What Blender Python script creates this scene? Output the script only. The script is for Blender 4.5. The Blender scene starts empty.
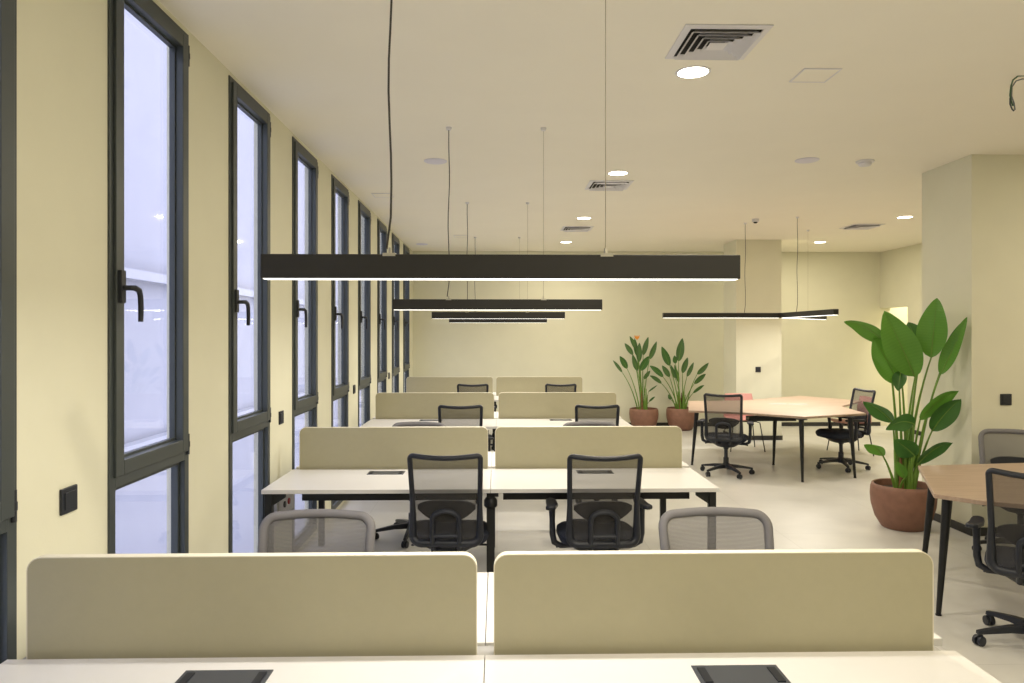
import bpy, math, random
from mathutils import Vector, Matrix
random.seed(7)
PI = math.pi
C = bpy.context.scene.collection
CAM_Z = 1.69; F = 714.0; YAW = math.radians(1.2); HOR = 334.0
TOPZ = 0.74; CEIL = 3.195

def ray(x, y):
    u = (x-512)/F
    return Vector((u*math.cos(YAW)+math.sin(YAW), math.cos(YAW)-u*math.sin(YAW), (HOR-y)/F))
def at_z(x, y, z):
    r = ray(x, y); t = (z-CAM_Z)/r.z
    return Vector((r.x*t, r.y*t, z))
def at_y(x, y, Y):
    r = ray(x, y); t = Y/r.y
    return Vector((r.x*t, Y, CAM_Z+r.z*t))

# ------------------------------------------------------------ materials
def srgb(r, g, b):
    def f(c):
        c /= 255.0
        return c/12.92 if c <= 0.04045 else ((c+0.055)/1.055)**2.4
    return (f(r), f(g), f(b), 1)
MATS = {}
def mat(name, col, rough=0.5, metal=0.0, noise=0.0, nscale=8.0, spec=0.5, bump=0.0, bscale=200.0):
    if name in MATS: return MATS[name]
    m = bpy.data.materials.new(name); m.use_nodes = True
    nt = m.node_tree; b = nt.nodes['Principled BSDF']
    b.inputs['Base Color'].default_value = col
    b.inputs['Roughness'].default_value = rough
    b.inputs['Metallic'].default_value = metal
    b.inputs['Specular IOR Level'].default_value = spec
    tc = nt.nodes.new('ShaderNodeTexCoord')
    if noise > 0:
        n = nt.nodes.new('ShaderNodeTexNoise'); n.inputs['Scale'].default_value = nscale
        n.inputs['Detail'].default_value = 5
        nt.links.new(tc.outputs['Object'], n.inputs['Vector'])
        r = nt.nodes.new('ShaderNodeValToRGB')
        r.color_ramp.elements[0].position = 0.3; r.color_ramp.elements[1].position = 0.7
        r.color_ramp.elements[0].color = tuple(c*(1-noise) for c in col[:3])+(1,)
        r.color_ramp.elements[1].color = tuple(min(1, c*(1+noise)) for c in col[:3])+(1,)
        nt.links.new(n.outputs['Fac'], r.inputs['Fac'])
        nt.links.new(r.outputs['Color'], b.inputs['Base Color'])
    if bump > 0:
        n = nt.nodes.new('ShaderNodeTexNoise'); n.inputs['Scale'].default_value = bscale
        nt.links.new(tc.outputs['Object'], n.inputs['Vector'])
        bp = nt.nodes.new('ShaderNodeBump'); bp.inputs['Strength'].default_value = bump
        bp.inputs['Distance'].default_value = 0.002
        nt.links.new(n.outputs['Fac'], bp.inputs['Height'])
        nt.links.new(bp.outputs['Normal'], b.inputs['Normal'])
    MATS[name] = m
    return m
def emis(name, col, s):
    m = bpy.data.materials.new(name); m.use_nodes = True
    b = m.node_tree.nodes['Principled BSDF']
    b.inputs['Base Color'].default_value = (0.8, 0.8, 0.8, 1)
    b.inputs['Emission Color'].default_value = col
    b.inputs['Emission Strength'].default_value = s
    MATS[name] = m
    return m
def mesh_fabric(name, col, alpha):
    m = bpy.data.materials.new(name); m.use_nodes = True
    nt = m.node_tree; b = nt.nodes['Principled BSDF']
    b.inputs['Base Color'].default_value = col; b.inputs['Roughness'].default_value = 0.7
    tr = nt.nodes.new('ShaderNodeBsdfTransparent'); mx = nt.nodes.new('ShaderNodeMixShader')
    tc = nt.nodes.new('ShaderNodeTexCoord')
    w = nt.nodes.new('ShaderNodeTexWave'); w.bands_direction = 'Z'; w.inputs['Scale'].default_value = 60
    w.inputs['Distortion'].default_value = 0.0
    nt.links.new(tc.outputs['Object'], w.inputs['Vector'])
    mr = nt.nodes.new('ShaderNodeMapRange')
    mr.inputs['To Min'].default_value = alpha-0.10; mr.inputs['To Max'].default_value = alpha+0.10
    nt.links.new(w.outputs['Fac'], mr.inputs['Value'])
    nt.links.new(mr.outputs['Result'], mx.inputs['Fac'])
    nt.links.new(tr.outputs[0], mx.inputs[1]); nt.links.new(b.outputs[0], mx.inputs[2])
    nt.links.new(mx.outputs[0], nt.nodes['Material Output'].inputs['Surface'])
    return m

M_WALL = mat('cream_wall_paint', srgb(221, 219, 196), 0.85, noise=0.02, nscale=3, bump=0.15, bscale=90)
M_CEIL = mat('ceiling_paint', srgb(243, 238, 222), 0.9, noise=0.01, nscale=2)
M_FRAME = mat('window_aluminium', srgb(70, 76, 77), 0.42, 0.3)
M_BLACK = mat('black_metal', srgb(30, 31, 32), 0.45, 0.3)
M_BAR = mat('pendant_black', srgb(36, 35, 32), 0.5)
M_PLAST = mat('black_plastic', srgb(29, 33, 43), 0.42)
M_FAB = mat('seat_fabric', srgb(36, 42, 58), 0.85, noise=0.12, nscale=120, bump=0.3, bscale=500)
M_LUMB = mat('lumbar_dark', srgb(24, 27, 34), 0.6)
M_MESHB = mesh_fabric('black_mesh', srgb(58, 56, 54), 0.62)
M_MESHG = mesh_fabric('grey_mesh', srgb(112, 110, 110), 0.72)
M_GFRAME = mat('grey_chair_frame', srgb(118, 116, 118), 0.6)
M_DESK = mat('white_laminate', srgb(222, 220, 216), 0.35, noise=0.01, nscale=5)
M_PANEL = mat('beige_panel', srgb(172, 166, 137), 0.6, noise=0.015, nscale=30)
M_PEDGE = mat('panel_edge', srgb(222, 216, 194), 0.5)
M_TRAY = mat('grey_tray', srgb(170, 168, 164), 0.5)
M_FLAP = mat('grey_flap', srgb(86, 90, 98), 0.35, 0.4)
M_CLEAR = mat('silver_clip', srgb(190, 186, 170), 0.35, 0.6)
M_POT = mat('terracotta_pot', srgb(134, 96, 78), 0.6, noise=0.12, nscale=14, bump=0.3, bscale=60)
M_SOIL = mat('soil', srgb(60, 42, 30), 0.95, noise=0.4, nscale=60, bump=1, bscale=90)
M_STEM = mat('plant_stem', srgb(104, 140, 52), 0.5, noise=0.15, nscale=12)
M_BARK = mat('dry_sheath', srgb(120, 84, 52), 0.8, noise=0.25, nscale=30)
M_PINK = mat('pink_shell', srgb(204, 146, 136), 0.5)
M_WHITEP = mat('white_plastic', srgb(222, 220, 222), 0.45)
M_LILAC = mat('white_cap', srgb(214, 212, 224), 0.5)
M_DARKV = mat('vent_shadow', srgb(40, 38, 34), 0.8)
M_RED = mat('red_plastic', srgb(170, 30, 40), 0.4)
M_ORANGE = mat('orange_petals', srgb(230, 150, 50), 0.5)
M_WIRE = mat('steel_wire', srgb(150, 142, 118), 0.4, 0.5)
M_CABLE = mat('black_cable', srgb(52, 48, 40), 0.5)
M_GREENW = mat('green_cable', srgb(60, 96, 70), 0.5)
M_GREYW = mat('grey_cable', srgb(120, 126, 128), 0.5)
M_SKIRT = mat('dark_skirting', srgb(44, 44, 42), 0.5)
M_FAC = mat('white_render', srgb(144, 145, 151), 0.9, noise=0.03, nscale=2)
M_FAC2 = mat('grey_render', srgb(158, 159, 164), 0.9)
M_LED = emis('led_diffuser', (1, 0.97, 0.90, 1), 2.2)
M_DOWN = emis('downlight_diffuser', (1, 0.90, 0.70, 1), 14.0)

def leafmat(name, c1, c2):
    m = bpy.data.materials.new(name); m.use_nodes = True
    nt = m.node_tree; b = nt.nodes['Principled BSDF']
    uv = nt.nodes.new('ShaderNodeUVMap')
    w = nt.nodes.new('ShaderNodeTexWave'); w.bands_direction = 'Y'; w.inputs['Scale'].default_value = 7
    w.inputs['Distortion'].default_value = 1.5
    nt.links.new(uv.outputs[0], w.inputs['Vector'])
    r = nt.nodes.new('ShaderNodeValToRGB')
    r.color_ramp.elements[0].color = c1; r.color_ramp.elements[1].color = c2
    nt.links.new(w.outputs['Fac'], r.inputs['Fac'])
    nt.links.new(r.outputs['Color'], b.inputs['Base Color'])
    b.inputs['Roughness'].default_value = 0.38
    t = nt.nodes.new('ShaderNodeBsdfTranslucent'); t.inputs['Color'].default_value = tuple(min(1, c*1.6) for c in c2[:3])+(1,)
    mx = nt.nodes.new('ShaderNodeMixShader'); mx.inputs['Fac'].default_value = 0.22
    nt.links.new(b.outputs[0], mx.inputs[1]); nt.links.new(t.outputs[0], mx.inputs[2])
    nt.links.new(mx.outputs[0], nt.nodes['Material Output'].inputs['Surface'])
    return m
M_LEAF = leafmat('leaf_green', srgb(88, 138, 48), srgb(93, 143, 51))
M_LEAFD = leafmat('leaf_dark_green', srgb(60, 104, 44), srgb(65, 109, 47))
M_LEAFS = leafmat('leaf_sage_green', srgb(64, 98, 50), srgb(78, 112, 60))

def wood():
    m = bpy.data.materials.new('light_oak'); m.use_nodes = True
    nt = m.node_tree; b = nt.nodes['Principled BSDF']
    tc = nt.nodes.new('ShaderNodeTexCoord'); mp = nt.nodes.new('ShaderNodeMapping')
    mp.inputs['Scale'].default_value = (1.5, 22, 4)
    n = nt.nodes.new('ShaderNodeTexNoise'); n.inputs['Scale'].default_value = 2.5; n.inputs['Detail'].default_value = 8
    r = nt.nodes.new('ShaderNodeValToRGB')
    r.color_ramp.elements[0].position = 0.3; r.color_ramp.elements[0].color = srgb(166, 142, 122)
    r.color_ramp.elements[1].position = 0.7; r.color_ramp.elements[1].color = srgb(184, 161, 141)
    nt.links.new(tc.outputs['Object'], mp.inputs['Vector']); nt.links.new(mp.outputs[0], n.inputs['Vector'])
    nt.links.new(n.outputs['Fac'], r.inputs['Fac']); nt.links.new(r.outputs['Color'], b.inputs['Base Color'])
    b.inputs['Roughness'].default_value = 0.42
    return m
M_WOOD = wood()

def floormat():
    m = bpy.data.materials.new('pale_grey_floor'); m.use_nodes = True
    nt = m.node_tree; b = nt.nodes['Principled BSDF']
    tc = nt.nodes.new('ShaderNodeTexCoord')
    br = nt.nodes.new('ShaderNodeTexBrick')
    br.offset = 0.0; br.inputs['Scale'].default_value = 1.0
    br.inputs['Brick Width'].default_value = 1.2; br.inputs['Row Height'].default_value = 1.2
    br.inputs['Mortar Size'].default_value = 0.003
    br.inputs['Color1'].default_value = srgb(214, 212, 206); br.inputs['Color2'].default_value = srgb(211, 209, 202)
    br.inputs['Mortar'].default_value = srgb(198, 196, 188)
    nt.links.new(tc.outputs['Object'], br.inputs['Vector'])
    n = nt.nodes.new('ShaderNodeTexNoise'); n.inputs['Scale'].default_value = 1.6; n.inputs['Detail'].default_value = 7
    nt.links.new(tc.outputs['Object'], n.inputs['Vector'])
    r = nt.nodes.new('ShaderNodeValToRGB')
    r.color_ramp.elements[0].position = 0.35; r.color_ramp.elements[0].color = (0.86, 0.86, 0.86, 1)
    r.color_ramp.elements[1].position = 0.65; r.color_ramp.elements[1].color = (1, 1, 1, 1)
    nt.links.new(n.outputs['Fac'], r.inputs['Fac'])
    mx = nt.nodes.new('ShaderNodeMix'); mx.data_type = 'RGBA'; mx.blend_type = 'MULTIPLY'
    mx.inputs[0].default_value = 1
    nt.links.new(br.outputs['Color'], mx.inputs[6]); nt.links.new(r.outputs['Color'], mx.inputs[7])
    nt.links.new(mx.outputs[2], b.inputs['Base Color'])
    b.inputs['Roughness'].default_value = 0.38
    return m
M_FLOOR = floormat()

def glassmat():
    m = bpy.data.materials.new('window_glass'); m.use_nodes = True
    nt = m.node_tree; nt.nodes.remove(nt.nodes['Principled BSDF'])
    tr = nt.nodes.new('ShaderNodeBsdfTransparent'); tr.inputs['Color'].default_value = (0.94, 0.94, 0.97, 1)
    gl = nt.nodes.new('ShaderNodeBsdfGlossy'); gl.inputs['Roughness'].default_value = 0.03
    fr = nt.nodes.new('ShaderNodeLayerWeight'); fr.inputs['Blend'].default_value = 0.5
    pw = nt.nodes.new('ShaderNodeMath'); pw.operation = 'POWER'; pw.inputs[1].default_value = 5
    mr = nt.nodes.new('ShaderNodeMapRange'); mr.inputs['To Min'].default_value = 0.035; mr.inputs['To Max'].default_value = 0.6
    nt.links.new(fr.outputs['Facing'], pw.inputs[0]); nt.links.new(pw.outputs[0], mr.inputs['Value'])
    mx = nt.nodes.new('ShaderNodeMixShader')
    nt.links.new(mr.outputs['Result'], mx.inputs[0]); nt.links.new(tr.outputs[0], mx.inputs[1]); nt.links.new(gl.outputs[0], mx.inputs[2])
    nt.links.new(mx.outputs[0], nt.nodes['Material Output'].inputs['Surface'])
    return m
M_GLASS = glassmat()

# ------------------------------------------------------------ mesh builder
class MB:
    def __init__(s): s.v = []; s.f = []; s.m = []; s.uv = {}; s.cur = 0; s.mats = []
    def use(s, m):
        if m not in s.mats: s.mats.append(m)
        s.cur = s.mats.index(m); return s
    def add(s, vs, fs):
        o = len(s.v); s.v += [tuple(v) for v in vs]
        for f in fs: s.f.append([o+i for i in f]); s.m.append(s.cur)
        return o
    def box(s, x0, x1, y0, y1, z0, z1):
        vs = [(x, y, z) for z in (z0, z1) for y in (y0, y1) for x in (x0, x1)]
        s.add(vs, [(0,2,3,1), (4,5,7,6), (0,1,5,4), (2,6,7,3), (0,4,6,2), (1,3,7,5)]); return s
    def prism(s, pts, z0, z1):
        n = len(pts)
        a = sum(pts[i][0]*pts[(i+1)%n][1]-pts[(i+1)%n][0]*pts[i][1] for i in range(n))
        if a < 0: pts = pts[::-1]
        vs = [(p[0], p[1], z0) for p in pts]+[(p[0], p[1], z1) for p in pts]
        fs = [tuple(range(n-1, -1, -1)), tuple(range(n, 2*n))]
        fs += [(i, (i+1)%n, n+(i+1)%n, n+i) for i in range(n)]
        s.add(vs, fs); return s
    def slab_xz(s, pts, y0, y1):      # polygon in xz, thickness in y
        n = len(pts)
        a = sum(pts[i][0]*pts[(i+1)%n][1]-pts[(i+1)%n][0]*pts[i][1] for i in range(n))
        if a < 0: pts = pts[::-1]
        vs = [(p[0], y0, p[1]) for p in pts]+[(p[0], y1, p[1]) for p in pts]
        fs = [tuple(range(n)), tuple(range(2*n-1, n-1, -1))]
        fs += [(i, n+i, n+(i+1)%n, (i+1)%n) for i in range(n)]
        s.add(vs, fs); return s
    def lathe(s, prof, c=(0,0,0), n=32, axis='z', cap=True):
        vs = []
        for r, z in prof:
            for k in range(n):
                a = 2*PI*k/n
                p = (r*math.cos(a), r*math.sin(a), z)
                if axis == 'x': p = (p[2], p[0], p[1])
                if axis == 'y': p = (p[1], p[2], p[0])
                vs.append((p[0]+c[0], p[1]+c[1], p[2]+c[2]))
        fs = []
        for i in range(len(prof)-1):
            for k in range(n):
                a = i*n+k; b = i*n+(k+1)%n
                fs.append((a, b, b+n, a+n))
        if cap:
            fs.append(tuple(range(n-1, -1, -1))); L = (len(prof)-1)*n
            fs.append(tuple(range(L, L+n)))
        s.add(vs, fs); return s
    def tube(s, pts, r, n=8, closed=False, flat=1.0):
        pts = [Vector(p) for p in pts]; N = len(pts)
        rs = r if isinstance(r, (list, tuple)) else [r]*N
        prev = None; vs = []
        for i, p in enumerate(pts):
            if closed: t = (pts[(i+1)%N]-pts[i-1])
            else: t = pts[min(i+1, N-1)]-pts[max(i-1, 0)]
            t.normalize()
            if prev is None:
                up = Vector((0, 0, 1)) if abs(t.z) < 0.9 else Vector((0, 1, 0))
                nrm = t.cross(up).normalized()
            else:
                nrm = (prev - t*prev.dot(t)).normalized()
            prev = nrm; b = t.cross(nrm)
            for k in range(n):
                a = 2*PI*k/n
                vs.append(p+nrm*rs[i]*math.cos(a)+b*rs[i]*flat*math.sin(a))
        fs = []
        for i in range(N if closed else N-1):
            j = (i+1) % N
            for k in range(n):
                k2 = (k+1) % n
                fs.append((i*n+k, i*n+k2, j*n+k2, j*n+k))
        if not closed:
            fs.append(tuple(range(n-1, -1, -1))); fs.append(tuple(range((N-1)*n, N*n)))
        s.add(vs, fs); return s
    def build(s, name, m=None, parent=None, smooth=False, bevel=0.0, seg=2, loc=None):
        me = bpy.data.meshes.new(name); me.from_pydata(s.v, [], s.f)
        ms = s.mats if s.mats else [m]
        for x in ms: me.materials.append(x)
        for p, mi in zip(me.polygons, s.m):
            p.material_index = mi if s.mats else 0
            p.use_smooth = smooth
        if s.uv:
            l = me.uv_layers.new(name='UVMap')
            for lp in me.loops: l.data[lp.index].uv = s.uv.get(lp.vertex_index, (0, 0))
        if smooth:
            try: me.set_sharp_from_angle(angle=math.radians(42))
            except Exception: pass
        me.update()
        o = bpy.data.objects.new(name, me); C.objects.link(o)
        if parent: o.parent = parent
        if loc: o.location = loc
        if bevel > 0:
            b = o.modifiers.new('bevel', 'BEVEL'); b.width = bevel; b.segments = seg
            b.limit_method = 'ANGLE'; b.angle_limit = math.radians(40)
        return o
def tag(o, label, cat, group=None):
    o['label'] = label; o['category'] = cat
    if group: o['group'] = group
    return o
def thing(name, label, cat, loc=(0,0,0), rz=0, group=None):
    o = bpy.data.objects.new(name, None); C.objects.link(o)
    o.location = loc; o.rotation_euler = (0, 0, rz); o.empty_display_size = 0.1
    return tag(o, label, cat, group)
def struct(o): o['kind'] = 'structure'; return o
def dup(root, loc, rz, label=None, group=None, skip=()):
    allo = list(bpy.data.objects)
    r = root.copy(); C.objects.link(r); r.location = loc; r.rotation_euler = (0, 0, rz)
    if label: r['label'] = label
    if group: r['group'] = group
    for ch in [o for o in allo if o.parent == root]:
        if ch.name.split('.')[0] in skip: continue
        c = ch.copy(); C.objects.link(c); c.parent = r
        for g in [o for o in allo if o.parent == ch]:
            d = g.copy(); C.objects.link(d); d.parent = c
    return r

# ------------------------------------------------------------ room shell
WX = -1.53; WT = 0.10; RX = 7.05; FY = 13.0; NY = -4.2
W_PITCH = 1.2625; W_W = 0.722; W_TOP = 3.165; W_BOT = 0.04
COLX, COLY0, COLY1 = 3.975, 5.90, 6.60
struct(MB().box(WX-WT, RX+1.6, NY, FY+0.2, -0.12, 0).build('floor', M_FLOOR))
struct(MB().box(WX-WT, RX+1.6, NY, FY+0.2, CEIL, CEIL+0.15).build('ceiling', M_CEIL))
w_right = [2.297+W_PITCH*k for k in range(-2, 9)]
mb = MB()
prev = NY
for r in w_right:
    mb.box(WX-WT, WX, prev, r-W_W, 0, CEIL); prev = r
    mb.box(WX-WT, WX, r-W_W, r, 0, W_BOT); mb.box(WX-WT, WX, r-W_W, r, W_TOP, CEIL)
mb.box(WX-WT, WX, prev, FY, 0, CEIL)
struct(mb.build('wall_left', M_WALL))
struct(MB().box(WX-WT, RX+1.6, FY, FY+0.2, 0, CEIL).build('wall_far', M_WALL))
struct(MB().box(WX-WT, RX+1.6, NY-0.2, NY, 0, CEIL).build('wall_back', M_WALL))
# side wall with a doorway close to the far corner
mb = MB().box(RX, RX+0.2, NY, 12.12, 0, CEIL).box(RX, RX+0.2, 12.12, FY, 2.17, CEIL)
struct(mb.build('wall_right', M_WALL))
mb = MB().box(RX+1.5, RX+1.6, 10.9, FY, 0, CEIL).box(RX+0.2, RX+1.5, 10.9, 11.0, 0, CEIL)
struct(mb.build('wall_passage', M_WALL))
struct(MB().box(COLX, RX, COLY0, COLY1, 0, CEIL).build('wall_column', M_WALL))
p0 = at_y(736.2, 334, 11.3); p1 = at_y(781.5, 334, 11.3)
struct(MB().box(p0.x, p1.x, 11.3, 11.93, 0, CEIL).build('wall_pillar', M_WALL))
# skirting
S = 0.07; st = 0.014
struct(MB().box(WX, RX, FY-st, FY, 0, S).build('baseboard_far', M_SKIRT))
struct(MB().box(p0.x-st, p1.x+st, 11.3-st, 11.3, 0, S).box(p0.x-st, p0.x, 11.3, 11.93, 0, S).build('baseboard_pillar', M_SKIRT))
struct(MB().box(COLX-st, COLX, COLY0-st, COLY1, 0, S).box(COLX, RX, COLY0-st, COLY0, 0, S).build('baseboard_column', M_SKIRT))
struct(MB().box(RX-st, RX, COLY1, 12.12, 0, S).build('baseboard_right', M_SKIRT))

# ------------------------------------------------------------ windows (local: y=0 at near edge, x=0 wall surface)
def make_window():
    e = bpy.data.objects.new('window_1', None); C.objects.link(e)
    e['kind'] = 'structure'
    w = W_W; t0 = 1.075; t1 = 1.14; fw = 0.045
    fx0, fx1 = -0.055, 0.008
    mb = MB()
    mb.box(fx0, fx1, 0, fw, W_BOT, W_TOP).box(fx0, fx1, w-fw, w, W_BOT, W_TOP)
    mb.box(fx0, fx1, fw, w-fw, W_BOT, W_BOT+0.05).box(fx0, fx1, fw, w-fw, W_TOP-fw, W_TOP)
    mb.box(fx0, fx1, fw, w-fw, t0, t1)
    fr = mb.build('window_frame', M_FRAME, e, bevel=0.002)
    b = 0.02   # glazing bead of the lower light
    mb = MB().box(-0.050, -0.018, fw, fw+b, W_BOT+0.05, t0).box(-0.050, -0.018, w-fw-b, w-fw, W_BOT+0.05, t0)
    mb.box(-0.050, -0.018, fw+b, w-fw-b, W_BOT+0.05, W_BOT+0.07).box(-0.050, -0.018, fw+b, w-fw-b, t0-b, t0)
    mb.build('glazing_bead', M_FRAME, e)
    MB().box(-0.038, -0.030, fw+0.002, w-fw-0.002, W_BOT+0.052, t0-0.002).build('pane', M_GLASS, e)
    # opening sash
    sx0, sx1 = -0.045, 0.020; s0 = 0.028; s1 = w-0.028; zb = 1.118; zt = W_TOP-0.028; sw = 0.062
    mb = MB().box(sx0, sx1, s0, s0+sw, zb, zt).box(sx0, sx1, s1-sw, s1, zb, zt)
    mb.box(sx0, sx1, s0+sw, s1-sw, zb, zb+sw).box(sx0, sx1, s0+sw, s1-sw, zt-sw, zt)
    sa = mb.build('sash', M_FRAME, e, bevel=0.003)
    q0 = s0+sw; q1 = s1-sw; b = 0.011
    mb = MB().box(-0.042, -0.016, q0, q0+b, zb+sw, zt-sw).box(-0.042, -0.016, q1-b, q1, zb+sw, zt-sw)
    mb.box(-0.042, -0.016, q0+b, q1-b, zb+sw, zb+sw+b).box(-0.042, -0.016, q0+b, q1-b, zt-sw-b, zt-sw)
    mb.build('glazing_bead', M_FRAME, sa)
    MB().box(-0.036, -0.028, q0+0.001, q1-0.001, zb+sw+0.001, zt-sw-0.001).build('pane', M_GLASS, sa)
    # lever handle: plate, neck and drooping lever
    hz = 1.855; hy = s0+0.030
    mb = MB().box(sx1, sx1+0.014, hy-0.017, hy+0.017, hz-0.04, hz+0.09)
    mb.tube([(sx1, hy, hz+0.02), (sx1+0.045, hy, hz+0.02), (sx1+0.052, hy+0.012, hz+0.02), (sx1+0.054, hy+0.04, hz+0.012),
             (sx1+0.054, hy+0.052, hz-0.01), (sx1+0.054, hy+0.056, hz-0.06), (sx1+0.054, hy+0.054, hz-0.115)],
            [0.011, 0.011, 0.012, 0.012, 0.011, 0.011, 0.010], 10)
    mb.build('window_handle', M_PLAST, e, smooth=True)
    for z in (1.10, W_TOP-0.16):
        MB().lathe([(0.009, z), (0.009, z+0.035), (0.011, z+0.036), (0.011, z+0.062), (0.009, z+0.063), (0.009, z+0.10)],
                   (sx1-0.008, s1+0.006, 0), 12).build('hinge', M_PLAST, e, smooth=True)
    return e
win = make_window()
for i, r in enumerate(w_right):
    o = win if i == 0 else dup(win, (0,0,0), 0)
    o.name = 'window_%d' % (i+1)
    o.location = (WX, r-W_W, 0)

# outside: pale facade across the passage
bl = thing('neighbouring_building', 'pale rendered building seen through the tall windows on the left', 'building', (-6.2, 0, -1.0))
MB().box(-0.4, 0, -12, 45, -3, 9).build('facade', M_FAC, bl)
for k, z in enumerate((0.7, 3.6)):
    MB().box(0, 0.22, -12, 45, z, z+0.16).build('ledge', M_FAC2, bl)
struct(MB().box(-6.2, WX-WT, -12, 45, -4.0, -3.9).build('floor_outside', M_FAC2))

# ------------------------------------------------------------ switches and sockets
def plate_x(y, z, w, h, name, label, cat, group):
    t = thing(name, label, cat, (WX, y, z), 0, group)
    MB().box(0, 0.010, -w/2, w/2, -h/2, h/2).build('cover_plate', M_PLAST, t, bevel=0.003)
    MB().box(0.010, 0.014, -w/2+0.015, w/2-0.015, -h/2+0.015, h/2-0.015).build('rocker', M_PLAST, t, bevel=0.002)
    return t
for Y, lab in ((2.575, 'square black switch on the cream wall left of the nearest full window'),
               (5.08, 'square black switch on the wall pier above the left end of the second desk row'),
               (7.66, 'small black switch on the wall pier past the third window'),
               (10.12, 'tiny black switch on the wall pier beside the third desk row')):
    plate_x(Y, 1.10, 0.095, 0.092, 'wall_switch', lab, 'switch', 'black switches on the window wall')
def plate_y(p, Yw, s, lab, g=None):
    t = thing('wall_switch', lab, 'switch', (p.x, Yw, p.z), 0, g)
    MB().box(-s/2, s/2, -0.010, 0, -s/2, s/2).build('cover_plate', M_PLAST, t, bevel=0.003)
    MB().box(-s/2+0.015, s/2-0.015, -0.014, -0.010, -s/2+0.015, s/2-0.015).build('rocker', M_PLAST, t, bevel=0.002)
plate_y(at_y(758, 369.5, 11.3), 11.3, 0.085, 'square black switch on the pale pillar behind the meeting table')
plate_y(at_y(1005.5, 399.5, COLY0), COLY0, 0.095, 'square black switch on the right wall above the grey-backed chair')
t = thing('socket_box', 'pale grey socket box with a red socket, under the second desk row', 'socket box', (WX, 5.05, 0.50))
MB().box(0, 0.05, -0.21, 0.21, -0.10, 0.10).build('housing', M_TRAY, t, bevel=0.006)
MB().box(0.05, 0.056, -0.17, 0.17, -0.07, 0.07).build('cover', M_WHITEP, t, bevel=0.003)
MB().lathe([(0.022, 0.056), (0.022, 0.064)], (0, 0.03, 0.01), 16, 'x').build('red_socket', M_RED, t)
MB().lathe([(0.022, 0.056), (0.022, 0.064)], (0, -0.07, 0.01), 16, 'x').build('socket', M_PLAST, t)

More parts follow.
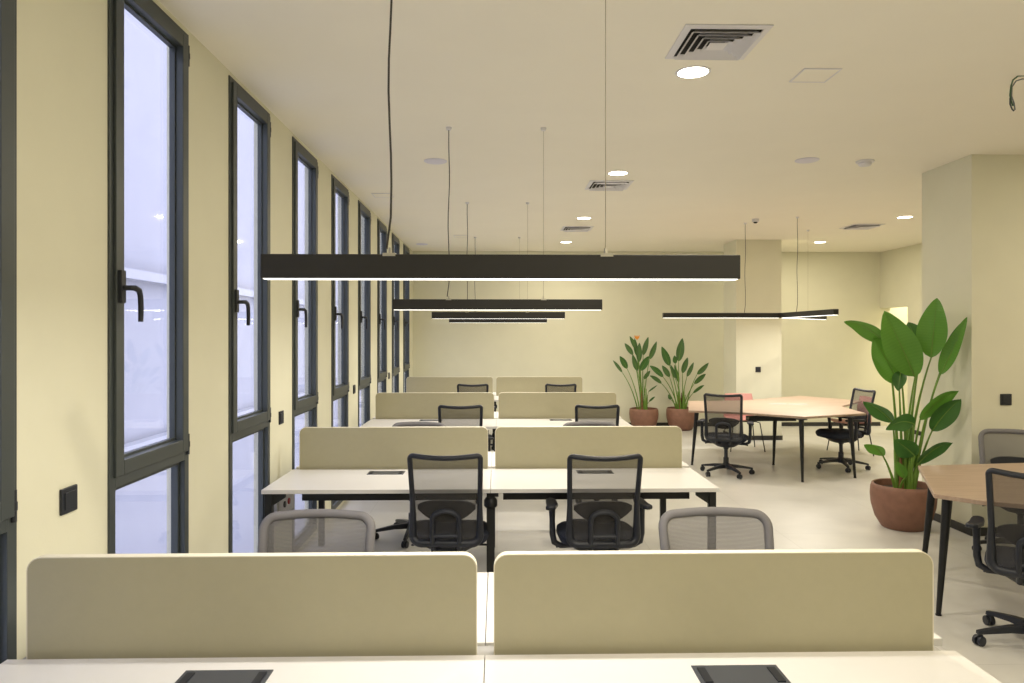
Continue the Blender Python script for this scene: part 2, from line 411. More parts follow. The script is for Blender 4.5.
# ------------------------------------------------------------ bench desks
XL, XR, XC = -1.435, 1.372, -0.04
def rrect_top(x0, x1, z0, z1, r, n=6):
    pts = [(x0, z0), (x1, z0)]
    for k in range(n+1):
        a = PI/2*k/n; pts.append((x1-r+r*math.cos(a), z1-r+r*math.sin(a)))
    for k in range(n+1):
        a = PI/2+PI/2*k/n; pts.append((x0+r+r*math.cos(a), z1-r+r*math.sin(a)))
    return pts
def make_bench():
    t = thing('bench_desk', 'x', 'desk')
    for (y0, y1) in ((-0.70, -0.034), (0.05, 0.70)):
        for (x0, x1) in ((XL, XC-0.001), (XC+0.001, XR+(0.015 if y0 > 0 else 0))):
            MB().box(x0, x1, y0, y1, TOPZ-0.025, TOPZ).build('tabletop', M_DESK, t, bevel=0.002)
    MB().box(XL+0.03, XR-0.03, -0.036, 0.05, TOPZ-0.06, TOPZ-0.010).build('cable_tray', M_TRAY, t)
    for (x0, x1) in ((-1.392, -0.064), (-0.014, 1.318)):
        mb = MB().use(M_PANEL)
        mb.slab_xz(rrect_top(x0+0.002, x1-0.002, TOPZ-0.03, 1.031-0.002, 0.040), -0.0145, 0.0145)
        mb.use(M_PEDGE)
        # pale edge band wrapped round the rim
        out = rrect_top(x0, x1, TOPZ-0.03, 1.031, 0.042)[1:]+[(x0, TOPZ-0.03)]
        inn = rrect_top(x0+0.003, x1-0.003, TOPZ-0.03, 1.028, 0.039)[1:]+[(x0+0.003, TOPZ-0.03)]
        n = len(out); vs = []
        for (a, b) in zip(out, inn):
            vs += [(a[0], -0.015, a[1]), (a[0], 0.015, a[1]), (b[0], 0.015, b[1]), (b[0], -0.015, b[1])]
        fs = []
        for i in range(n-1):
            for k in range(4):
                fs.append((4*i+k, 4*i+4+k, 4*i+4+(k+1)%4, 4*i+(k+1)%4))
        mb.add(vs, fs)
        mb.build('privacy_panel', None, t)
    for (x0, x1) in ((-0.88, -0.635), (0.55, 0.795)):
        for s in (-1, 1):
            ya, yb = (-0.235, -0.12) if s < 0 else (0.10, 0.215)
            f = MB().box(x0, x1, ya, yb, TOPZ-0.02, TOPZ+0.003).build('cable_flap', M_FLAP, t, bevel=0.001)
            for xx in (x0+0.012, x1-0.034):
                MB().box(xx, xx+0.022, ya+0.012, yb-0.02, TOPZ+0.003, TOPZ+0.006).build('brush_insert', M_PLAST, f)
    # legs: end frames with a bracket under the top, and a middle frame
    for x in (XL+0.035, XR-0.035):
        for y in (-0.655, 0.655):
            s = 1 if y < 0 else -1; w = 0.022
            mb = MB().box(x-w, x+w, y-0.022, y+0.022, 0, TOPZ-0.025)
            mb.slab_xz([(x, TOPZ-0.025), (x, TOPZ-0.12), (x-(0.10 if x > 0 else -0.10), TOPZ-0.055), (x-(0.10 if x > 0 else -0.10), TOPZ-0.025)], y-0.012, y+0.012)
            mb.build('leg', M_BLACK, t, bevel=0.003)
        MB().box(x-0.022, x+0.022, -0.63, 0.63, TOPZ-0.075, TOPZ-0.026).build('cross_rail', M_BLACK, t)
    for y in (-0.60, 0.60):
        mb = MB().box(XC-0.025, XC+0.025, y-0.025, y+0.025, 0, TOPZ-0.025)
        mb.lathe([(0.028, 0), (0.042, 0.015), (0.042, 0.05), (0.028, 0.07)], (XC, y, TOPZ-0.14), 16)
        mb.build('leg', M_BLACK, t, smooth=True)
    MB().box(XC-0.022, XC+0.022, -0.57, 0.57, TOPZ-0.075, TOPZ-0.026).build('cross_rail', M_BLACK, t)
    for y in (-0.36, 0.36):
        for (x0, x1) in ((XL+0.16, XC-0.08), (XC+0.08, XR-0.10)):
            MB().box(x0, x1, y-0.02, y+0.02, TOPZ-0.14, TOPZ-0.085).box(x0+0.02, x0+0.06, y-0.02, y+0.02, TOPZ-0.085, TOPZ-0.0255).box(x1-0.06, x1-0.02, y-0.02, y+0.02, TOPZ-0.085, TOPZ-0.0255).build('under_rail', M_BLACK, t)
    return t
ROWS = [(0.004, 2.15), (0.0, 5.075), (0.03, 8.04), (0.0, 11.0)]
labs = ['white bench desk nearest the camera with black cable flaps',
        'white bench desk second from the camera, with two black mesh chairs pushed up to it',
        'white bench desk third from the camera, mostly hidden behind the second row of panels',
        'white bench desk farthest from the camera, next to the far wall']
bench = make_bench()
for i, (dx, Y) in enumerate(ROWS):
    o = bench if i == 0 else dup(bench, (0,0,0), 0)
    o.location = (dx, Y, 0); tag(o, labs[i], 'desk', 'bench desks along the windows')

# ------------------------------------------------------------ linear pendants
def wire_part(t, x, y, z0, z1, thick, name='cord'):
    r = 0.0035 if thick else 0.0012
    if thick:
        pts = [(x+0.012*math.sin(k*0.9)*(1-k/12)*(k/12)*2.0 - (0.012 if k == 0 else 0), y, z0+(z1-z0)*(k/12)) for k in range(13)]
    else: pts = [(x, y, z0), (x, y, z1)]
    MB().tube(pts, r, 6).build(name, M_CABLE if thick else M_WIRE, t, smooth=True)
PL = 1.52; PZ0, PZ1 = 1.862, 1.942
def bar(t, x0, x1, z0, z1, w=0.06, label=None):
    MB().box(x0, x1, -w/2, w/2, z0+0.004, z1).build('housing', M_BAR, t, bevel=0.002)
    MB().box(x0+0.006, x1-0.006, -w/2+0.008, w/2-0.008, z0+0.002, z0+0.006).build('diffuser', M_LED, t)
def make_pendant():
    t = thing('linear_pendant_light', 'x', 'pendant light')
    bar(t, -PL/2, PL/2, PZ0, PZ1)
    for s in (-1, 1):
        x = s*0.345-0.012
        MB().box(x-0.02, x+0.02, -0.031, 0.031, PZ1-0.006, PZ1+0.004).lathe([(0.006, 0), (0.005, 0.02)], (x, 0, PZ1+0.004), 10).build('mounting_clip', M_CLEAR, t)
        wire_part(t, x, 0, PZ1+0.02, CEIL-0.02, s < 0)
        MB().lathe([(0.016, -0.02), (0.022, -0.003), (0.022, 0)], (x, 0, CEIL), 16).build('ceiling_anchor', M_WHITEP, t, smooth=True)
    return t
pen = make_pendant()
pl = ['long black linear pendant light nearest the camera, above the gap behind the front desk row',
      'black linear pendant light second from the camera, above the second desk row',
      'black linear pendant light third from the camera, small and low in the view',
      'black linear pendant light farthest from the camera, the smallest of the row',
      'added unseen black linear pendant light behind the camera, to carry on the room light']
for i, Y in enumerate((2.29, 5.21, 8.17, 11.1, -0.7)):  # last pendant is unseen, added for the room light behind the camera
    o = pen if i == 0 else dup(pen, (0,0,0), 0)
    o.location = (0.016-0.01*(i == 1), Y, 0); tag(o, pl[i], 'pendant light', 'linear pendants over the bench desks')

YC = Vector((3.86, 9.6, 0)); YZ0 = 1.905; YZ1 = 1.975
t = thing('star_pendant_light', 'three armed black pendant light hanging over the meeting table', 'pendant light', YC)
for k, (ang, L) in enumerate(((180, 1.62), (-90, 1.55), (45, 1.55))):
    a = math.radians(ang); d = Vector((math.cos(a), math.sin(a), 0)); n = Vector((-d.y, d.x, 0))
    def quad(s0, s1, w): return [tuple((d*s0-n*w).xy), tuple((d*s1-n*w).xy), tuple((d*s1+n*w).xy), tuple((d*s0+n*w).xy)]
    ar = MB().prism(quad(0.03, L, 0.03), YZ0+0.004, YZ1).build('arm', M_BAR, t, bevel=0.002)
    MB().prism(quad(0.05, L-0.006, 0.024), YZ0, YZ0+0.006).build('diffuser', M_LED, ar)
    s = 0.5 if k != 2 else 0.9
    x, y = d.x*s, d.y*s
    wire_part(t, x, y, YZ1, CEIL-0.02, k < 2)
    MB().lathe([(0.014, -0.02), (0.020, -0.003), (0.020, 0)], (x, y, CEIL), 14).build('ceiling_anchor', M_WHITEP, t)
MB().lathe([(0.045, YZ0+0.003), (0.045, YZ1+0.001)], (0, 0, 0), 24).build('hub', M_BAR, t, smooth=True)

def area(name, loc, sx, sy, power, col, rz=0, spread=180):
    l = bpy.data.lights.new(name, 'AREA'); l.shape = 'RECTANGLE'; l.size = sx; l.size_y = sy
    l.energy = power; l.color = col; l.spread = math.radians(spread)
    o = bpy.data.objects.new(name, l); C.objects.link(o); o.location = loc; o.rotation_euler = (0, 0, rz)
    return o
LEDC = (1.0, 0.95, 0.88); DWC = (1.0, 0.89, 0.70)
P_BAR = 14; P_DOWN = 24
for i, Y in enumerate((2.29, 5.21, 8.17, 11.1, -0.7)):  # last lamp belongs to the added pendant behind the camera
    area('pendant_lamp', (0.016-0.01*(i == 1), Y, PZ0-0.004), PL-0.02, 0.045, P_BAR, LEDC)
for ang in (180, -90, 45):
    a = math.radians(ang)
    area('pendant_lamp', (YC.x+math.cos(a)*0.8, YC.y+math.sin(a)*0.8, YZ0-0.004), 1.45, 0.045, P_BAR, LEDC, a)

# ------------------------------------------------------------ ceiling fittings
def downlight(x, y, lab, on=True):
    t = thing('ceiling_downlight', lab, 'downlight', (x, y, CEIL), 0, 'lit round downlights')
    MB().lathe([(0.100, 0), (0.100, -0.003), (0.092, -0.006), (0.086, -0.004), (0.086, 0)], n=40, cap=False).build('trim_ring', M_WHITEP, t, smooth=True)
    MB().lathe([(0.086, -0.0035), (0.086, -0.001)], n=40).build('diffuser', M_DOWN, t)
    l = bpy.data.lights.new('downlight_lamp', 'AREA'); l.shape = 'DISK'; l.size = 0.16; l.energy = P_DOWN; l.color = DWC
    o = bpy.data.objects.new('downlight_lamp', l); C.objects.link(o); o.location = (x, y, CEIL-0.008)
dl = [at_z(693, 72, CEIL), at_z(618, 173, CEIL), at_z(584, 218, CEIL), at_z(566, 242, CEIL), at_z(905, 217, CEIL), at_z(820, 242, CEIL)]
dn = ['lit round downlight nearest the camera, just behind the big square vent', 'lit round downlight in front of the second square vent',
      'lit round downlight before the third square vent', 'small lit round downlight closest to the far wall above the desks',
      'lit round downlight on the right, beside the column', 'small lit round downlight above the pillar side of the meeting table']
for p, n in zip(dl, dn): downlight(p.x, p.y, n)
for (x, y) in ((1.14, 1.5), (1.14, -1.1), (5.35, 4.2), (5.35, 1.5), (5.35, -1.1)):  # unseen downlights added so the room light carries on past the view
    downlight(x, y, 'added unseen round downlight lighting the right and rear of the office')
area('passage_lamp', (RX+0.8, 12.0, CEIL-0.05), 0.6, 0.6, 40, DWC)

def vent(p0, p1, lab):
    cx = (p0.x+p1.x)/2; cy = (p0.y+p1.y)/2; s = 0.215
    t = thing('ceiling_vent', lab, 'vent', (cx, cy, CEIL), 0, 'square four way ceiling vents')
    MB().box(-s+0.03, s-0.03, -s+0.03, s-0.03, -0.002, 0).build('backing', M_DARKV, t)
    fs = MB()
    def ring(a0, a1, z0, z1, zz0, zz1, mb):
        # sloped square ring: outer half-size a0 at z0, inner a1 at z1, thickness
        vs = []
        for a, z in ((a0, z0), (a1, z1), (a1, zz1), (a0, zz0)):
            vs += [(-a, -a, z), (a, -a, z), (a, a, z), (-a, a, z)]
        f = []
        for i in range(4):
            j = (i+1) % 4
            for k in range(4):
                f.append((i*4+k, i*4+(k+1) % 4, j*4+(k+1) % 4, j*4+k))
        mb.add(vs, f)
    ring(s, s-0.035, -0.001, -0.004, -0.006, -0.010, fs); fs.build('outer_frame', M_WHITEP, t)
    for k in range(4):
        a = s-0.042-k*0.036
        mb = MB(); ring(a, a-0.022, -0.024, -0.004, -0.026, -0.006, mb); mb.build('louvre', M_WHITEP, t)
    MB().box(-0.045, 0.045, -0.045, 0.045, -0.024, -0.021).build('centre_plate', M_WHITEP, t)
for (a, b, lab) in (((667.4, 57.6), (770.9, 25), 'large square ceiling vent nearest the camera'),
                    ((587.5, 189), (631, 180.4), 'square ceiling vent second from the camera, behind the second downlight'),
                    ((562, 230), (592, 226.6), 'small looking square ceiling vent third from the camera'),
                    ((844, 227.5), (880, 224.5), 'square ceiling vent on the right between two downlights')):
    vent(at_z(a[0], a[1], CEIL), at_z(b[0], b[1], CEIL), lab)
def disc(px, lab, r=0.10):
    p = at_z(px[0], px[1], CEIL)
    tag(MB().lathe([(r, 0), (r, -0.004), (r*0.9, -0.009), (0.02, -0.010)], (p.x, p.y, CEIL), 36).build('blank_ceiling_cover', M_LILAC, smooth=True), lab, 'ceiling cap', 'round white ceiling caps')
disc((435.5, 161), 'round white ceiling cap left of the second pendant light')
disc((807, 160), 'round white ceiling cap left of the smoke detector')
disc((422, 244), 'faint round white ceiling cap near the far end of the window wall')
def sq(px, lab, s=0.10):
    p = at_z(px[0], px[1], CEIL); t = thing('access_panel', lab, 'ceiling panel', (p.x, p.y, CEIL), 0, 'square ceiling access panels')
    MB().box(-s, s, -s, s, -0.004, 0).build('panel', M_CEIL, t, bevel=0.001)
    mb = MB()
    for (a, b, c, d) in ((-s-0.008, s+0.008, -s-0.008, -s), (-s-0.008, s+0.008, s, s+0.008), (-s-0.008, -s, -s, s), (s, s+0.008, -s, s)): mb.box(a, b, c, d, -0.006, 0)
    mb.build('frame', M_WHITEP, t)
sq((815, 75), 'small square ceiling access panel right of the nearest downlight')
sq((383, 195), 'small square ceiling access panel near the window wall')
sq((461, 236), 'tiny square ceiling access panel near the far desks')
p = at_z(865, 161, CEIL)
t = thing('smoke_detector', 'round white smoke detector on the ceiling left of the column', 'smoke detector', (p.x, p.y, CEIL))
MB().lathe([(0.075, 0), (0.075, -0.012), (0.068, -0.016)], n=32).build('base', M_WHITEP, t, smooth=True)
MB().lathe([(0.055, -0.016), (0.055, -0.03), (0.045, -0.042), (0.02, -0.046)], n=32).build('head', M_WHITEP, t, smooth=True)
p = at_z(755.5, 219, CEIL)
t = thing('ceiling_sensor', 'small white motion sensor on the ceiling above the meeting table', 'sensor', (p.x, p.y, CEIL))
MB().lathe([(0.045, 0), (0.045, -0.035), (0.04, -0.04)], n=24).build('housing', M_WHITEP, t, smooth=True)
MB().lathe([(0.028, -0.04), (0.022, -0.052), (0.01, -0.058)], n=24).build('lens', M_BLACK, t, smooth=True)
# loose cable from the ceiling, top right
def P(px, Y=4.1): return at_y(px[0], px[1], Y)
t = thing('loose_ceiling_cable', 'loose green and grey cable hanging from the ceiling at the top right edge', 'cable', (0, 0, 0))
h = at_z(1034, 72, CEIL)
MB().tube([h, P((1030, 76)), P((1024, 75.5)), P((1018, 76)), P((1013, 80)), P((1011, 86)), P((1010, 95)), P((1011, 101)), P((1013, 106))], 0.0045, 8).build('green_wire', M_GREENW, t, smooth=True)
MB().tube([h, P((1029, 79), 4.13), P((1022, 79), 4.12), P((1016, 81), 4.11), P((1012, 87), 4.11), P((1011.5, 96), 4.1), P((1014, 103), 4.1), P((1015, 110), 4.1)], 0.004, 8).build('grey_wire', M_GREYW, t, smooth=True)
MB().tube([P((1010, 98)), P((1010, 104)), P((1012, 109)), P((1014, 111))], 0.004, 8).build('blue_wire', M_FRAME, t, smooth=True)

# ------------------------------------------------------------ office chairs
def back_outline(w_top, w_bot, z0, z1, r, dip, n=7):
    pts = []
    def corner(cx, cz, a0, a1, rr):
        for k in range(n+1):
            a = a0+(a1-a0)*k/n; pts.append((cx+rr*math.cos(a), cz+rr*math.sin(a)))
    wb = w_bot/2; wt = w_top/2
    corner(wb-0.05, z0+0.05, -PI/2, 0, 0.05)
    pts.append((wb+(wt-wb)*0.45-0.004, z0+(z1-z0)*0.45))
    corner(wt-r, z1-r, 0, PI/2, r)
    for k in range(1, 6):
        u = k/6; pts.append(((wt-r)*(1-2*u), z1-dip*math.sin(PI*u)))
    corner(-wt+r, z1-r, PI/2, PI, r)
    pts.append((-(wb+(wt-wb)*0.45-0.004), z0+(z1-z0)*0.45))
    corner(-wb+0.05, z0+0.05, PI, 1.5*PI, 0.05)
    return pts
def back_y(x, z, z1):   # curved, reclined back surface
    u = (z-0.45)/(z1-0.45)
    return -0.235 - 0.075*u + 0.028*math.sin(PI*min(1, max(0, u*1.1))) - 0.035*(1-(x/0.25)**2)
def make_chair(kind):
    t = thing('office_chair', 'x', 'office chair')
    if kind == 'black':
        wt, wb, z0, z1, r, dip, fm, mm, fr = 0.445, 0.43, 0.435, 0.996, 0.020, 0.012, M_PLAST, M_MESHB, 0.0155
    else:
        wt, wb, z0, z1, r, dip, fm, mm, fr = 0.505, 0.495, 0.455, 0.914, 0.055, -0.006, M_GFRAME, M_MESHG, 0.020
    # frame tube round the mesh
    ol = back_outline(wt-2*fr, wb-2*fr, z0+fr, z1-fr, r, dip)
    pts = [(x, back_y(x, z, z1), z) for x, z in ol]
    MB().tube(pts, [fr*(1.0+0.55*max(0, min(1, (0.62-z)/0.12))) for x, z in ol], 10, closed=True).build('backrest_frame', fm, t, smooth=True)
    # mesh panel
    mb = MB(); N = 12; Mz = 16; vs = []
    def halfw(z):
        u = (z-z0)/(z1-z0); h = (wb+(wt-wb)*u)/2-fr
        d = z1-fr-z
        if d < r: h -= r-math.sqrt(max(0, r*r-(r-d)**2))
        d = z-z0-fr
        if d < 0.05: h -= 0.05-math.sqrt(max(0, 0.0025-(0.05-d)**2))
        return max(h, 0.01)
    for j in range(Mz+1):
        z = z0+fr+(z1-z0-2*fr)*j/Mz
        for i in range(N+1):
            u = i/N*2-1; h = halfw(z); x = u*h
            zz = z-dip*math.sin(PI*i/N)*(j/Mz)**4
            vs.append((x, back_y(x, zz, z1)+0.003, zz))
    mb.add(vs, [(j*(N+1)+i, j*(N+1)+i+1, (j+1)*(N+1)+i+1, (j+1)*(N+1)+i) for j in range(Mz) for i in range(N)])
    mb.build('backrest_mesh', mm, t, smooth=True)
    # crescent lumbar support in front of the mesh
    mb = MB(); vs = []; n = 14
    for i in range(n+1):
        u = i/n*2-1; x = u*0.172
        top = 0.705-0.03*u**4; bot = 0.575+0.075*abs(u)**2.4
        for (z, dy) in ((top, 0.012), (top, 0.030), (bot, 0.030), (bot, 0.012)):
            vs.append((x, back_y(x, z, z1)+dy, z))
    fs = [(4*i+k, 4*i+4+k, 4*i+4+(k+1) % 4, 4*i+(k+1) % 4) for i in range(n) for k in range(4)]+[(0, 1, 2, 3), (4*n+3, 4*n+2, 4*n+1, 4*n)]
    mb.add(vs, fs); mb.build('lumbar_support', M_LUMB, t, smooth=True)
    # arched bracket carrying the back
    pts = []
    for k in range(0, 13):
        a = PI*k/12; x = 0.078*math.cos(a); z = 0.60+0.05*math.sin(a)
        pts.append((x, back_y(x, z, z1)-0.022, z))
    left = [(0.078, back_y(0.07, z, z1)-0.022+max(0, 0.50-z)*0.5, z) for z in (0.40, 0.45, 0.50, 0.56)]
    rgt = [(-0.078, y, z) for (_, y, z) in left][::-1]
    mb = MB().tube(left+pts+rgt, 0.016, 8)
    mb.tube([(0.078, left[0][1], 0.40), (0.05, -0.12, 0.385), (0, 0, 0.39)], 0.016, 8).tube([(-0.078, left[0][1], 0.40), (-0.05, -0.12, 0.385), (0, 0, 0.39)], 0.016, 8)
    mb.tube([(-0.07, back_y(0, 0.50, z1)-0.02, 0.505), (0.07, back_y(0, 0.50, z1)-0.02, 0.505)], 0.011, 8)
    mb.build('back_bracket', M_PLAST, t, smooth=True)
    # seat: rounded cushion
    def sup(a, rx, ry, e=3.2):
        c = math.cos(a); s = math.sin(a)
        return (rx*math.copysign(abs(c)**(2/e), c), ry*math.copysign(abs(s)**(2/e), s))
    mb = MB(); n = 40; prof = [(0.80, 0.400), (0.95, 0.410), (1.0, 0.435), (0.99, 0.458), (0.90, 0.474), (0.6, 0.478), (0.01, 0.474)]
    vs = []
    for (k, z) in prof:
        for i in range(n):
            x, y = sup(2*PI*i/n, 0.245*k, 0.235*k); fwd = max(0, (y-0.1)/0.135)
            vs.append((x, y+0.035, z-0.02*fwd*fwd))
    fs = [(j*n+i, j*n+(i+1) % n, (j+1)*n+(i+1) % n, (j+1)*n+i) for j in range(len(prof)-1) for i in range(n)]
    fs.append(tuple(range(n-1, -1, -1))); fs.append(tuple(range((len(prof)-1)*n, len(prof)*n)))
    mb.add(vs, fs); mb.build('seat', M_FAB, t, smooth=True)
    mb = MB(); vs = []; prof2 = [(0.28, 0.325), (0.42, 0.335), (0.66, 0.372), (0.82, 0.398), (0.84, 0.404)]
    for (k, z) in prof2:
        for i in range(n):
            x, y = sup(2*PI*i/n, 0.245*k, 0.235*k, 2.6); vs.append((x, y+0.02, z))
    mb.add(vs, [(j*n+i, j*n+(i+1) % n, (j+1)*n+(i+1) % n, (j+1)*n+i) for j in range(4) for i in range(n)]+[tuple(range(n-1, -1, -1)), tuple(range(4*n, 5*n))])
    mb.tube([(0.08, 0.02, 0.365), (0.22, 0.03, 0.36), (0.25, 0.04, 0.352)], 0.007, 6)
    mb.tube([(-0.08, 0.02, 0.365), (-0.22, 0.03, 0.36), (-0.25, 0.04, 0.352)], 0.007, 6)
    mb.build('seat_shell', M_PLAST, t, smooth=True)
    # arms
    for s in (-1, 1):
        ar = MB().tube([(s*0.10, -0.02, 0.385), (s*0.23, -0.02, 0.378), (s*0.268, -0.02, 0.40), (s*0.278, -0.02, 0.45), (s*0.28, -0.02, 0.54), (s*0.28, -0.01, 0.622)],
                  [0.018, 0.018, 0.02, 0.02, 0.018, 0.022], 10).build('armrest', M_PLAST, t, smooth=True)
        mb = MB(); pr = [(0.012, -0.125), (0.036, -0.11), (0.042, -0.03), (0.040, 0.05), (0.034, 0.10), (0.012, 0.122)]
        out = [(s*(0.280+(0.018 if y < -0.05 else 0))+w*0.85, y) for w, y in pr]+[(s*(0.280+(0.018 if y < -0.05 else 0))-w*0.85, y) for w, y in pr[::-1]]
        mb.prism(out, 0.618, 0.644).build('arm_pad', M_PLAST, ar, bevel=0.009, seg=3)
    MB().lathe([(0.032, 0.09), (0.032, 0.20), (0.022, 0.205), (0.022, 0.30), (0.030, 0.305), (0.036, 0.34)], n=20).build('gas_column', M_PLAST, t, smooth=True)
    # five star base
    mb = MB().lathe([(0.045, 0.072), (0.05, 0.08), (0.045, 0.125), (0.034, 0.135)], n=20)
    A0 = math.radians(18)
    for k in range(5):
        a = A0+2*PI*k/5; d = Vector((math.cos(a), math.sin(a), 0)); n_ = Vector((-d.y, d.x, 0))
        vs = []
        for (s_, w, zt, zb) in ((0.02, 0.03, 0.125, 0.078), (0.15, 0.023, 0.112, 0.080), (0.27, 0.018, 0.090, 0.068), (0.315, 0.015, 0.080, 0.062)):
            for (q, z) in ((-w, zb), (w, zb), (w*0.7, zt), (-w*0.7, zt)):
                v = d*s_+n_*q; vs.append((v.x, v.y, z))
        fs = [(4*i+q, 4*i+4+q, 4*i+4+(q+1) % 4, 4*i+(q+1) % 4) for i in range(3) for q in range(4)]+[(0, 1, 2, 3), (15, 14, 13, 12)]
        mb.add(vs, fs)
    mb.build('star_base', M_PLAST, t, smooth=True)
    for k in range(5):
        a = A0+2*PI*k/5; c = Vector((0.305*math.cos(a), 0.305*math.sin(a), 0)); aa = a+0.6+k*0.7
        cb = MB()
        ax = Vector((math.cos(aa), math.sin(aa), 0))
        for s in (-1, 1):
            tmp = MB().lathe([(0.012, -0.009), (0.026, -0.008), (0.0275, 0), (0.026, 0.008), (0.012, 0.009)], n=18)
            vs = []
            perp = Vector((-ax.y, ax.x, 0))
            for v in tmp.v:
                q = ax*(v[2]+s*0.014)+perp*v[0]+Vector((0, 0, v[1]+0.0275)); vs.append(q+c)
            cb.add(vs, tmp.f)
        cb.lathe([(0.007, 0.03), (0.007, 0.07)], (c.x, c.y, 0), 8)
        perp = Vector((-ax.y, ax.x, 0))
        cb.tube([c+perp*0.026+Vector((0,0,0.03)), c+perp*0.02+Vector((0,0,0.05)), c+Vector((0,0,0.06)), c-perp*0.02+Vector((0,0,0.045))], 0.007, 8)
        cb.build('caster', M_PLAST, t, smooth=True)
    return t
def place(src, used, x, y, rz, label, group=None, skip=()):
    if not used and not skip:
        src.location = (x, y, 0); src.rotation_euler = (0, 0, rz)
        src['label'] = label
        if group: src['group'] = group
        return True
    dup(src, (x, y, 0), rz, label, group, skip); return used
bc = make_chair('black'); gc = make_chair('grey')
GB = 'office chairs around the desks and tables'
R = math.radians
place(bc, False, 0.622, 4.45, R(1), 'black mesh office chair with armrests at the right half of the second desk row', GB)
B = [(-0.292, 4.49, R(-2), 'black mesh office chair without visible armrests at the left half of the second desk row', ('armrest',)),
     (-0.365, 7.34, R(1), 'black mesh office chair whose top shows over the second row of panels, left', ()),
     (1.000, 7.34, R(-2), 'black mesh office chair whose top shows over the second row of panels, right', ()),
     (-0.34, 10.32, R(0), 'black mesh office chair at the farthest desk, left', ()),
     (0.895, 10.32, R(0), 'black mesh office chair at the farthest desk, right', ())]
for x, y, rz, l, sk in B: dup(bc, (x, y, 0), rz, l, GB, sk)
q = at_z(726, 474, 0); dup(bc, (q.x, q.y, 0), R(-24), 'black office chair with its back to us at the left of the meeting table', GB)
q = at_z(841, 468, 0); dup(bc, (q.x, q.y, 0), R(97), 'black office chair facing left at the right side of the meeting table', GB)
crt = dup(bc, (2.92, 3.79, 0), R(-38), 'black mesh office chair at the right edge of the photo, back to us', GB)
place(gc, False, -0.78, 2.82, R(180), 'grey mesh chair back above the left front panel', 'grey mesh chairs behind the desks')
for x, y, rz, l in ((0.960, 2.82, R(180), 'grey mesh chair back above the right front panel'),
                    (4.02, 5.40, R(150), 'grey backed mesh chair facing us behind the near right table'),
                    (-0.705, 5.96, R(176), 'grey mesh chair on the far side of the second desk, left'),
                    (0.835, 5.96, R(184), 'grey mesh chair on the far side of the second desk, right')):
    dup(gc, (x, y, 0), rz, l, 'grey mesh chairs behind the desks')

# turn some star bases under their seats
def swivel(root, deg):
    for o in list(bpy.data.objects):
        if o.parent == root and o.name.split('.')[0] in ('star_base', 'caster'):
            o.rotation_euler = (0, 0, R(deg))
swivel(crt, 50)
# ------------------------------------------------------------ meeting tables
def table(polypx, legs, lab, tray, outlet):
    c = Vector((sum(p[0] for p in polypx)/len(polypx), sum(p[1] for p in polypx)/len(polypx), 0))
    t = thing('meeting_table', lab, 'table', c, 0)
    MB().prism([(p[0]-c.x, p[1]-c.y) for p in polypx], TOPZ-0.026, TOPZ).build('tabletop', M_WOOD, t, bevel=0.003)
    for (fx, fy) in legs:
        foot = Vector((fx-c.x, fy-c.y, 0)); d = -foot.normalized()
        top = foot+d*0.07; top.z = TOPZ-0.030
        mb = MB().tube([foot+Vector((0,0,0.008)), top], [0.014, 0.029], 12)
        mb.lathe([(0.017, 0), (0.017, 0.008)], (foot.x, foot.y, 0), 12)
        mb.prism([(top.x+a, top.y+b) for a, b in ((-.05,-.05), (.05,-.05), (.05,.05), (-.05,.05))], TOPZ-0.036, TOPZ-0.0265)
        mb.build('leg', M_BLACK, t, smooth=True)
    # steel frame between the leg tops
    mb = MB(); tops = []
    for (fx, fy) in legs:
        foot = Vector((fx-c.x, fy-c.y, 0)); tp = foot-foot.normalized()*0.07; tp.z = TOPZ-0.045; tops.append(tp)
    for a in tops: mb.tube([a, Vector((0, 0, TOPZ-0.045))], 0.014, 4)
    mb.build('under_frame', M_BLACK, t)
    for (x0, x1, y) in tray:
        MB().box(x0-c.x, x1-c.x, y-c.y-0.06, y-c.y+0.06, TOPZ-0.115, TOPZ-0.0605).build('cable_tray', M_BLACK, t)
    for (x, y) in outlet:
        MB().box(x-c.x-0.12, x-c.x+0.12, y-c.y-0.05, y-c.y+0.05, TOPZ-0.01, TOPZ+0.003).build('cable_flap', M_TRAY, t, bevel=0.001)
tp = lambda x, y: at_z(x, y, TOPZ).xy
A_, B_ = tp(688.5, 410.3), tp(688.5, 400.9)
polyA = [A_, tp(746, 412.6), tp(805, 416.8), tp(866, 413.2), Vector((4.53, 9.3)), tp(862, 400.5), tp(800, 395.6), tp(745, 400.2), B_]
fl = lambda x, y: at_z(x, y, 0).xy
legsA = [fl(692, 465), fl(773.5, 465), fl(802.5, 482), fl(855, 478), fl(842, 451.5), fl(803, 447)]
table(polyA, legsA, 'pale wooden many-sided meeting table in the middle right of the office', [(3.08, 3.66, 8.72)], [tuple(at_z(778, 404, TOPZ).xy), tuple(at_z(790, 405, TOPZ).xy+Vector((0.15,0.1)))])
polyB = [tp(934, 493.8), tp(984, 501), Vector((3.70, 3.55)), Vector((4.65, 3.85)), Vector((4.75, 4.6)), Vector((5.35, 5.3)), Vector((4.9, 5.75)), Vector((4.0, 5.2)), tp(918, 465.6)]
legsB = [fl(938.5, 615.2), fl(922.5, 574), (3.75, 3.65), (4.55, 3.95), (5.2, 5.25), (4.85, 5.6)]
table(polyB, legsB, 'pale wooden many-sided table cut off by the right edge of the photo', [(3.9, 4.4, 4.6)], [])

